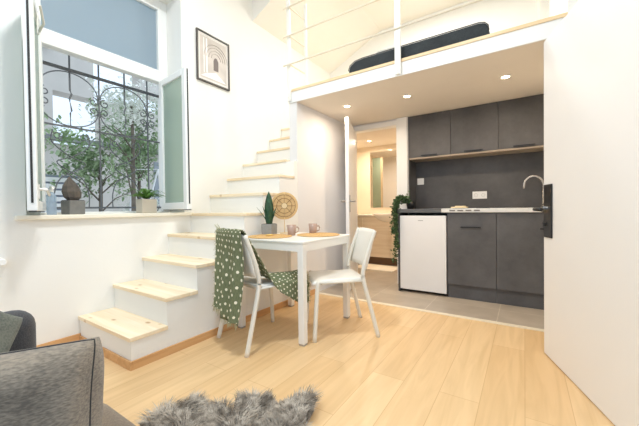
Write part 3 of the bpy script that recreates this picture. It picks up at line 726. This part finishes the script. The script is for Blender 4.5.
# blanket (chair B local frame)
bk = thing('throw_blanket', 'sage green fringed blanket with cream dots draped over the chair', 'blanket', (-1.676, 1.774, 0), -.252)
L0 = [(-.12, -.335, .28), (-.14, -.31, .44), (-.165, -.30, .65), (-.19, -.30, .815), (-.175, -.275, .828), (-.165, -.235, .80), (-.13, -.17, .62), (-.06, -.08, .475), (.05, .06, .47), (.11, .16, .478), (.16, .23, .50)]
Lm = [(.045, -.34, .24), (.035, -.315, .42), (.01, -.305, .64), (-.01, -.325, .82), (0, -.30, .833), (.01, -.262, .80), (.06, -.17, .62), (.12, -.07, .48), (.19, .06, .475), (.216, .15, .462), (.222, .23, .45)]
L2 = [(.195, -.335, .21), (.20, -.305, .40), (.205, -.295, .62), (.197, -.312, .822), (.19, -.285, .835), (.185, -.25, .79), (.19, -.15, .62), (.225, -.05, .42), (.245, .04, .34), (.25, .13, .28), (.25, .22, .26)]
c0, c1_, c2_ = cat_rom(L0, 7), cat_rom(Lm, 7), cat_rom(L2, 7); nt_ = len(c0)
bm3 = MB(); ns = 26; G = []
uvs = {}
for j in range(nt_):
    row = []; tt = j/(nt_-1)
    for i in range(ns+1):
        s = i/ns
        p = c0[j]*(2*(s-.5)*(s-1))+c1_[j]*(4*s*(1-s))+c2_[j]*(2*s*(s-.5))
        amp = .018*min(1, abs(tt-.31)*6)*(1 if tt < .31 else .6)
        fold = math.sin(s*17+tt*2)+.5*math.sin(s*31+1.3-tt*3)
        if tt < .31: p = p+Vector((0, -amp*(1+fold), 0))
        else: p = p+Vector((amp*.5*(1+fold)*(1 if s > .5 else 0), 0, amp*.6*(1+fold)))
        if j == 0: p.z += .012*math.sin(s*9)
        v = bm3.bm.verts.new(p); uvs[v] = (s, tt); row.append(v)
    G.append(row)
uvl = bm3.bm.loops.layers.uv.new('UVMap')
for j in range(nt_-1):
    for i in range(ns):
        f = bm3.bm.faces.new((G[j][i], G[j][i+1], G[j+1][i+1], G[j+1][i]))
        for lp in f.loops: lp[uvl].uv = uvs[lp.vert]
fr_pts = [(G[0][i].co.copy(), Vector((0, -.005, -.03))) for i in range(ns+1)]+[(G[j][0].co.copy(), Vector((-.022, -.004, -.008))) for j in range(0, 30)]+[(G[-1][i].co.copy(), Vector((.0, .02, -.018))) for i in range(ns+1)]
build('cloth', bm3, BLANK, bk, smooth=True, solid=.005)
fm = MB(); rnd = random.Random(2)
for k in range(len(fr_pts)-1):
    if k == ns+30: build('fringe', fm, FRINGE, bk); fm = MB()
    if (fr_pts[k][0]-fr_pts[k+1][0]).length > .08: continue
    for q in range(3):
        p_ = fr_pts[k][0].lerp(fr_pts[k+1][0], q/3); d = fr_pts[k][1]*rnd.uniform(.7, 1.3)+Vector((rnd.gauss(0, .004),)*3)
        fm.tube([p_, p_+d*.5+Vector((rnd.gauss(0, .002),)*3), p_+d], [.0016, .0014, .0006], 4)
build('fringe', fm, FRINGE, bk); fm = MB()
for k in range(10):
    p_ = Vector((-.19+k*.008, -.30, .83)); fm.tube([p_, p_+Vector((-.02, 0, .015+rnd.random()*.012)), p_+Vector((-.045-rnd.random()*.02, 0, .025+rnd.random()*.02))], [.0016, .0014, .0006], 4)
build('tassel', fm, FRINGE, bk)

# ------------------------------------------------------------------ things on the table
TZ = .746
def placemat(x, y, lb):
    o = build('placemat', MB().lathe([(0, 0), (.178, 0), (.187, .003), (.187, .006), (.178, .009), (0, .007)], n=48), MATW, smooth=True, loc=(x, y, TZ+.0005))
    return tag(o, lb, 'placemat', 'round woven placemats')
placemat(-1.79, 1.955, 'round woven placemat at the draped chair side of the table')
placemat(-1.505, 2.262, 'round woven placemat in front of the right chair')
def mug(x, y, z, rz, lb):
    t = thing('mug', lb, 'mug', (x, y, z), rz)
    build('cup', MB().lathe([(0, 0), (.028, 0), (.033, .006), (.041, .092), (.038, .092), (.031, .01), (0, .008)]), MUGM, t, smooth=True)
    build('handle', MB().tube([(.036, 0, .07), (.055, 0, .072), (.065, 0, .055), (.058, 0, .032), (.034, 0, .022)], .005, 8), MUGM, t, smooth=True)
mug(-1.70, 2.135, TZ+.001, .9, 'taupe mug nearer the round rattan ornament')
mug(-1.63, 2.36, TZ+.001, .75, 'taupe mug standing behind the right placemat')
o = build('cookie', MB().lathe([(0, 0), (.03, 0), (.034, .004), (.03, .01), (0, .012)]), plain('honey biscuit', (228, 186, 104), .7), smooth=True, loc=(-1.80, 1.96, TZ+.0095)); tag(o, 'small honey coloured coaster on the left placemat', 'coaster')
sn = thing('snake_plant', 'snake plant with tall dark leaves in a square grey pot on the table', 'potted plant', (-1.915, 2.085, TZ), .2)
build('pot', MB().prism([(-.05, 0), (.05, 0), (.053, .10), (-.053, .10)], 'Y', -.052, .052), CONC, sn, bevel=.004)
build('soil', MB().box(-.045, .045, -.045, .045, .095, .102), SOIL, sn)
rnd = random.Random(3)
for k, (a, lean, hh, w) in enumerate(((-1.03, .03, .29, .04), (2.2, .22, .15, .022), (4.0, .2, .16, .022), (5.4, .3, .13, .02), (1.0, .28, .15, .022), (3.1, .55, .15, .008), (4.6, .1, .19, .024), (.4, .35, .12, .02))):
    mb = MB(); n = 9; rows = []
    for i in range(n):
        t_ = i/(n-1); ww = w*math.sin(PI*(.18+.82*t_))**.7 if t_ < 1 else .0008
        cx = lean*hh*t_*(1+.5*t_); c = Vector((math.cos(a)*(.012+cx), math.sin(a)*(.012+cx), .1+hh*t_)); tn = Vector((-math.sin(a), math.cos(a), 0)); nn = Vector((math.cos(a), math.sin(a), 0))
        rows.append([mb.bm.verts.new(c-tn*ww), mb.bm.verts.new(c+nn*.006*(1-t_)), mb.bm.verts.new(c+tn*ww), mb.bm.verts.new(c-nn*.002)])
    for i in range(n-1):
        for q in range(4): mb.bm.faces.new((rows[i][q], rows[i][(q+1) % 4], rows[i+1][(q+1) % 4], rows[i+1][q]))
    build('leaf', mb, SNAKE, sn, smooth=True)
ft = thing('rattan_ornament', 'round rattan disc ornament on a thin stand on the table', 'ornament', (-1.90, 2.28, TZ), 0)
FT = Matrix.Translation((0, 0, .262)) @ Matrix.Scale(1.18, 4) @ Matrix.Rotation(.72, 4, 'Z') @ Matrix.Rotation(PI/2, 4, 'X')
def tf(mb): bmesh.ops.transform(mb.bm, matrix=FT, verts=mb.bm.verts); return mb
build('disc', tf(MB().lathe([(.022, -.003), (.106, -.003), (.11, 0), (.106, .003), (.022, .003), (.022, -.003)], n=40)), RATTAN, ft, smooth=False)
ri = MB()
for r in (.022, .06, .088): ri.tube([(r*math.cos(2*PI*k/40), r*math.sin(2*PI*k/40), .004) for k in range(40)], .0022, 5, closed=True)
for k in range(8):
    a = PI/4*k; ri.tube([(.022*math.cos(a), .022*math.sin(a), .005), (.09*math.cos(a), .09*math.sin(a), .005)], .0018, 5)
build('spokes', tf(ri), plain('brown cane', (150, 108, 62), .7), ft)
build('hub', tf(MB().cyl((0, 0, -.005), (0, 0, .006), .022)), plain('pale hub', (232, 206, 160), .6), ft)
build('stand', MB().cyl((0, 0, .008), (0, 0, .134), .004).cyl((0, 0, 0), (0, 0, .008), .045, n=28), plain('pale stand', (214, 190, 150), .5), ft)

# ------------------------------------------------------------------ sofa
sf = thing('sofa', 'charcoal sofa with a rounded arm in the near left corner', 'sofa', (-1.2, -.05, 0))
def rounded(x0, x1, y0, y1, z0, z1): return MB().box(x0, x1, y0, y1, z0, z1)
build('base', rounded(-.72, .72, -.42, .44, .10, .26), SOFA, sf, bevel=.03, seg=3)
build('arm', rounded(-.76, -.60, -.42, .515, .08, .545), SOFA, sf, bevel=.07, seg=5, smooth=True)
build('arm', rounded(.70, .82, -.42, .36, .08, .44), SOFA, sf, bevel=.055, seg=5, smooth=True)
build('backrest', rounded(-.72, .72, -.55, -.36, .10, .78), SOFA, sf, bevel=.07, seg=5, smooth=True)
build('seat_cushion', rounded(-.595, .07, -.36, .49, .262, .40), SEATC, sf, bevel=.045, seg=5, smooth=True, label='taupe seat cushion')
build('seat_cushion', rounded(.075, .695, -.36, .49, .262, .40), SEATC, sf, bevel=.045, seg=5, smooth=True, label='taupe seat cushion')
for sx in (-.66, .66):
    for sy in (-.36, .38): build('leg', MB().cyl((sx, sy, 0), (sx, sy, .1), .015, .022), BLACK, sf)
def pillow(name, w, h_, th, mat, M, lb, wob=.0, pinch=.07, seam=.0):
    t = thing(name, lb, 'cushion'); t.matrix_world = M
    n = 28
    for side, mt_ in ((1, mat),):
        mb = MB(); grids = []
        for sgn in (1, -1):
            g = []
            for j in range(n+1):
                row = []
                for i in range(n+1):
                    u = i/n*2-1; v = j/n*2-1
                    ed = (1-u**4)*(1-v**4); rc = 1-.018*(u*v)**8; x = u*w/2*(1-pinch*(1-v*v)*u*u)*rc; y = v*h_/2*(1-pinch*(1-u*u)*v*v)*rc
                    mx_ = max(abs(u), abs(v))
                    if sgn < 0 and mx_ > 1e-6:
                        if mx_ > .7:
                            k_ = (1-mx_)/.3; ub, vb = u/mx_, v/mx_; f_ = (1+.09*math.sin(PI*k_*.8)*(1-(abs(ub*vb))**3))*(1-.018*(ub*vb)**8)
                            x = ub*w/2*(1-pinch*(1-vb*vb)*ub*ub)*f_; y = vb*h_/2*(1-pinch*(1-ub*ub)*vb*vb)*(1-.05*k_)
                            row.append(mb.bm.verts.new((x, y, -th*.55*k_))); continue
                        x = u/.7*w/2*1.03; y = v/.7*h_/2*.95
                        row.append(mb.bm.verts.new((x, y, -th*(.55+.25*(1-mx_/.7)**.5)))); continue
                    z = sgn*(th/2*max(0, ed)**.38)+sgn*.006*max(0, ed)*noise.noise((u*2.2, v*2.2, sgn*3.1+w*7))*2
                    row.append(mb.bm.verts.new((x, y, z)))
                g.append(row)
            grids.append(g)
            for j in range(n):
                for i in range(n):
                    q = (g[j][i], g[j][i+1], g[j+1][i+1], g[j+1][i]); mb.bm.faces.new(q if sgn > 0 else q[::-1])
        bmesh.ops.remove_doubles(mb.bm, verts=mb.bm.verts, dist=.0008)
        build('cover', mb, mt_, t, smooth=True)
    pp = []
    def E(u, v): q = 1-.018*(u*v)**8; return (u*w/2*(1-pinch*(1-v*v)*u*u)*q, v*h_/2*(1-pinch*(1-u*u)*v*v)*q, 0)
    for k in range(20): pp.append(E(-1+k/10, -1))
    for k in range(20): pp.append(E(1, -1+k/10))
    for k in range(20): pp.append(E(1-k/10, 1))
    for k in range(20): pp.append(E(-1, 1-k/10))
    build('seam', MB().tube(pp, .0024, 6, closed=True), PIPE if name != 'x' else mat, t, smooth=True)
    return t
# foreground cushion: corner K, top edge direction U, downwards V
K = Vector((-.915, .345, .655)) ; U = Vector((-.46, -.885, .03)).normalized(); Vv = Vector((.27, .04, -.95)); Vv = (Vv-U*Vv.dot(U)).normalized()
Nn = U.cross(Vv).normalized()
if Nn.dot(Vector((1, 0, .5))) < 0: Nn = -Nn
X_ = -U; Y_ = -Vv; Z_ = X_.cross(Y_).normalized()
s_ = .46; cen = K+U*s_/2+Vv*.29/2
M = Matrix((( X_.x, Y_.x, Z_.x, cen.x), (X_.y, Y_.y, Z_.y, cen.y), (X_.z, Y_.z, Z_.z, cen.z), (0, 0, 0, 1)))
pillow('sofa_cushion', s_, .29, .20, CUSH, M, 'large grey velour cushion in the near left foreground', pinch=.03)
# cushion by the far arm
K2 = Vector((-1.70, .40, .62)); U = Vector((.1, -.78, .62)).normalized(); Vv = Vector((.35, .25, -.9)); Vv = (Vv-U*Vv.dot(U)).normalized()
X_ = U; Y_ = -Vv; Z_ = X_.cross(Y_).normalized(); cen = Vector((-1.60, .13, .54))
M = Matrix((( X_.x, Y_.x, Z_.x, cen.x), (X_.y, Y_.y, Z_.y, cen.y), (X_.z, Y_.z, Z_.z, cen.z), (0, 0, 0, 1)))
pillow('sofa_cushion', .38, .34, .13, GCUSH, M, 'green grey tweed cushion leaning on the far sofa arm')

# ------------------------------------------------------------------ fur rug
rg = thing('fur_rug', 'grey long haired sheepskin rug on the oak floor', 'rug', (-1.05, .9, 0))
outline = [(-1.405, 0.73), (-1.43, 0.80), (-1.385, 0.905), (-1.278, 0.96), (-1.182, 1.00), (-1.147, 1.09), (-1.085, 1.14), (-0.992, 1.13), (-0.955, 1.22), (-0.888, 1.257), (-0.85, 1.22), (-0.826, 1.13), (-0.80, 1.03), (-0.75, 0.94), (-0.69, 0.87), (-0.68, 0.752), (-0.78, 0.62), (-.95, .56), (-1.104, 0.56), (-1.318, 0.60)]
OC = [(x+1.05, y-.9) for x, y in outline]
mb = MB(); mb.prism(OC, 'Z', .001, .014); build('hide', mb, FUR, rg)
def inside(x, y):
    c = False; j = len(OC)-1
    for i in range(len(OC)):
        (xi, yi), (xj, yj) = OC[i], OC[j]
        if (yi > y) != (yj > y) and x < (xj-xi)*(y-yi)/(yj-yi)+xi: c = not c
        j = i
    return c
rnd = random.Random(21); vs = []; fs = []
cnt = 0
while cnt < 22000:
    x = rnd.uniform(-.42, .4); y = rnd.uniform(-.36, .38)
    if not inside(x, y): continue
    cnt += 1
    n1 = noise.noise((x*9, y*9, 1.3)); n2 = noise.noise((x*9, y*9, 7.7)); a = 3.5*n1+2.4
    Lh = rnd.uniform(.045, .08)*(1+.5*n2); dx, dy = math.cos(a), math.sin(a); ra = rnd.random()*6.28
    dx += .5*math.cos(ra); dy += .5*math.sin(ra); le = .55+.3*n2
    w = rnd.uniform(.0008, .0017); px_, py_ = -dy*w, dx*w
    P0 = (x, y, .012); P1 = (x+dx*Lh*.3*le, y+dy*Lh*.3*le, .012+Lh*.55); P2 = (x+dx*Lh*.95*le, y+dy*Lh*.95*le, .012+Lh*.72)
    k = len(vs)
    vs += [(P0[0]-px_, P0[1]-py_, P0[2]), (P0[0]+px_, P0[1]+py_, P0[2]), (P1[0]+px_, P1[1]+py_, P1[2]), (P1[0]-px_, P1[1]-py_, P1[2]), P2]
    fs += [(k, k+1, k+2, k+3), (k+3, k+2, k+4)]
me = bpy.data.meshes.new('fur'); me.from_pydata(vs, [], fs); me.materials.append(FUR)
o = bpy.data.objects.new('fur', me); C.objects.link(o); o.parent = rg; o['kind'] = 'stuff'

# thermostat-like white fitting at the left edge
rv = thing('wall_mounted_valve', 'white rounded fitting low on the wall at the left edge', 'valve', (XL, .53, .665))
m = MB().cyl((0, 0, 0), (.05, 0, 0), .022); build('body', m, WHITE, rv, bevel=.005)

# ------------------------------------------------------------------ camera, world, light
cd = bpy.data.cameras.new('cam'); cam = bpy.data.objects.new('camera', cd); C.objects.link(cam)
f_, yaw, pitch, roll = 311.4, .5824, -.015, .0122
F = Vector((-math.sin(yaw)*math.cos(pitch), math.cos(yaw)*math.cos(pitch), math.sin(pitch)))
r_ = F.cross(Vector((0, 0, 1))).normalized(); d_ = F.cross(r_)
c, s = math.cos(roll), math.sin(roll); R0 = c*r_+s*d_; D0 = -s*r_+c*d_
Mx = Matrix(((R0.x, -D0.x, -F.x, 0), (R0.y, -D0.y, -F.y, 0), (R0.z, -D0.z, -F.z, .98), (0, 0, 0, 1)))
cam.matrix_world = Mx; cd.sensor_width = 36; cd.lens = 36*f_/639; cd.clip_start = .02; cd.clip_end = 200
sc = bpy.context.scene; sc.camera = cam
w = bpy.data.worlds.new('sky'); sc.world = w; w.use_nodes = True
nt = w.node_tree; bg = nt.nodes['Background']
tc = nt.nodes.new('ShaderNodeTexCoord'); sp_ = nt.nodes.new('ShaderNodeSeparateXYZ'); nt.links.new(tc.outputs['Generated'], sp_.inputs[0])
rp = nt.nodes.new('ShaderNodeValToRGB'); rp.color_ramp.elements[0].position = .0; rp.color_ramp.elements[0].color = (.62, .75, .90, 1)
rp.color_ramp.elements[1].position = .6; rp.color_ramp.elements[1].color = (.82, .96, 1.12, 1)
nt.links.new(sp_.outputs[2], rp.inputs['Fac']); nt.links.new(rp.outputs['Color'], bg.inputs['Color']); bg.inputs['Strength'].default_value = 1.5
sc.view_settings.view_transform = 'Standard'; sc.view_settings.look = 'None'; sc.view_settings.gamma = 1; sc.view_settings.exposure = -.12
sc.view_settings.use_curve_mapping = False
sc.cycles.max_bounces = 10; sc.cycles.diffuse_bounces = 6; sc.cycles.transparent_max_bounces = 12
sc.cycles.use_denoising = True; sc.cycles.sample_clamp_indirect = 6
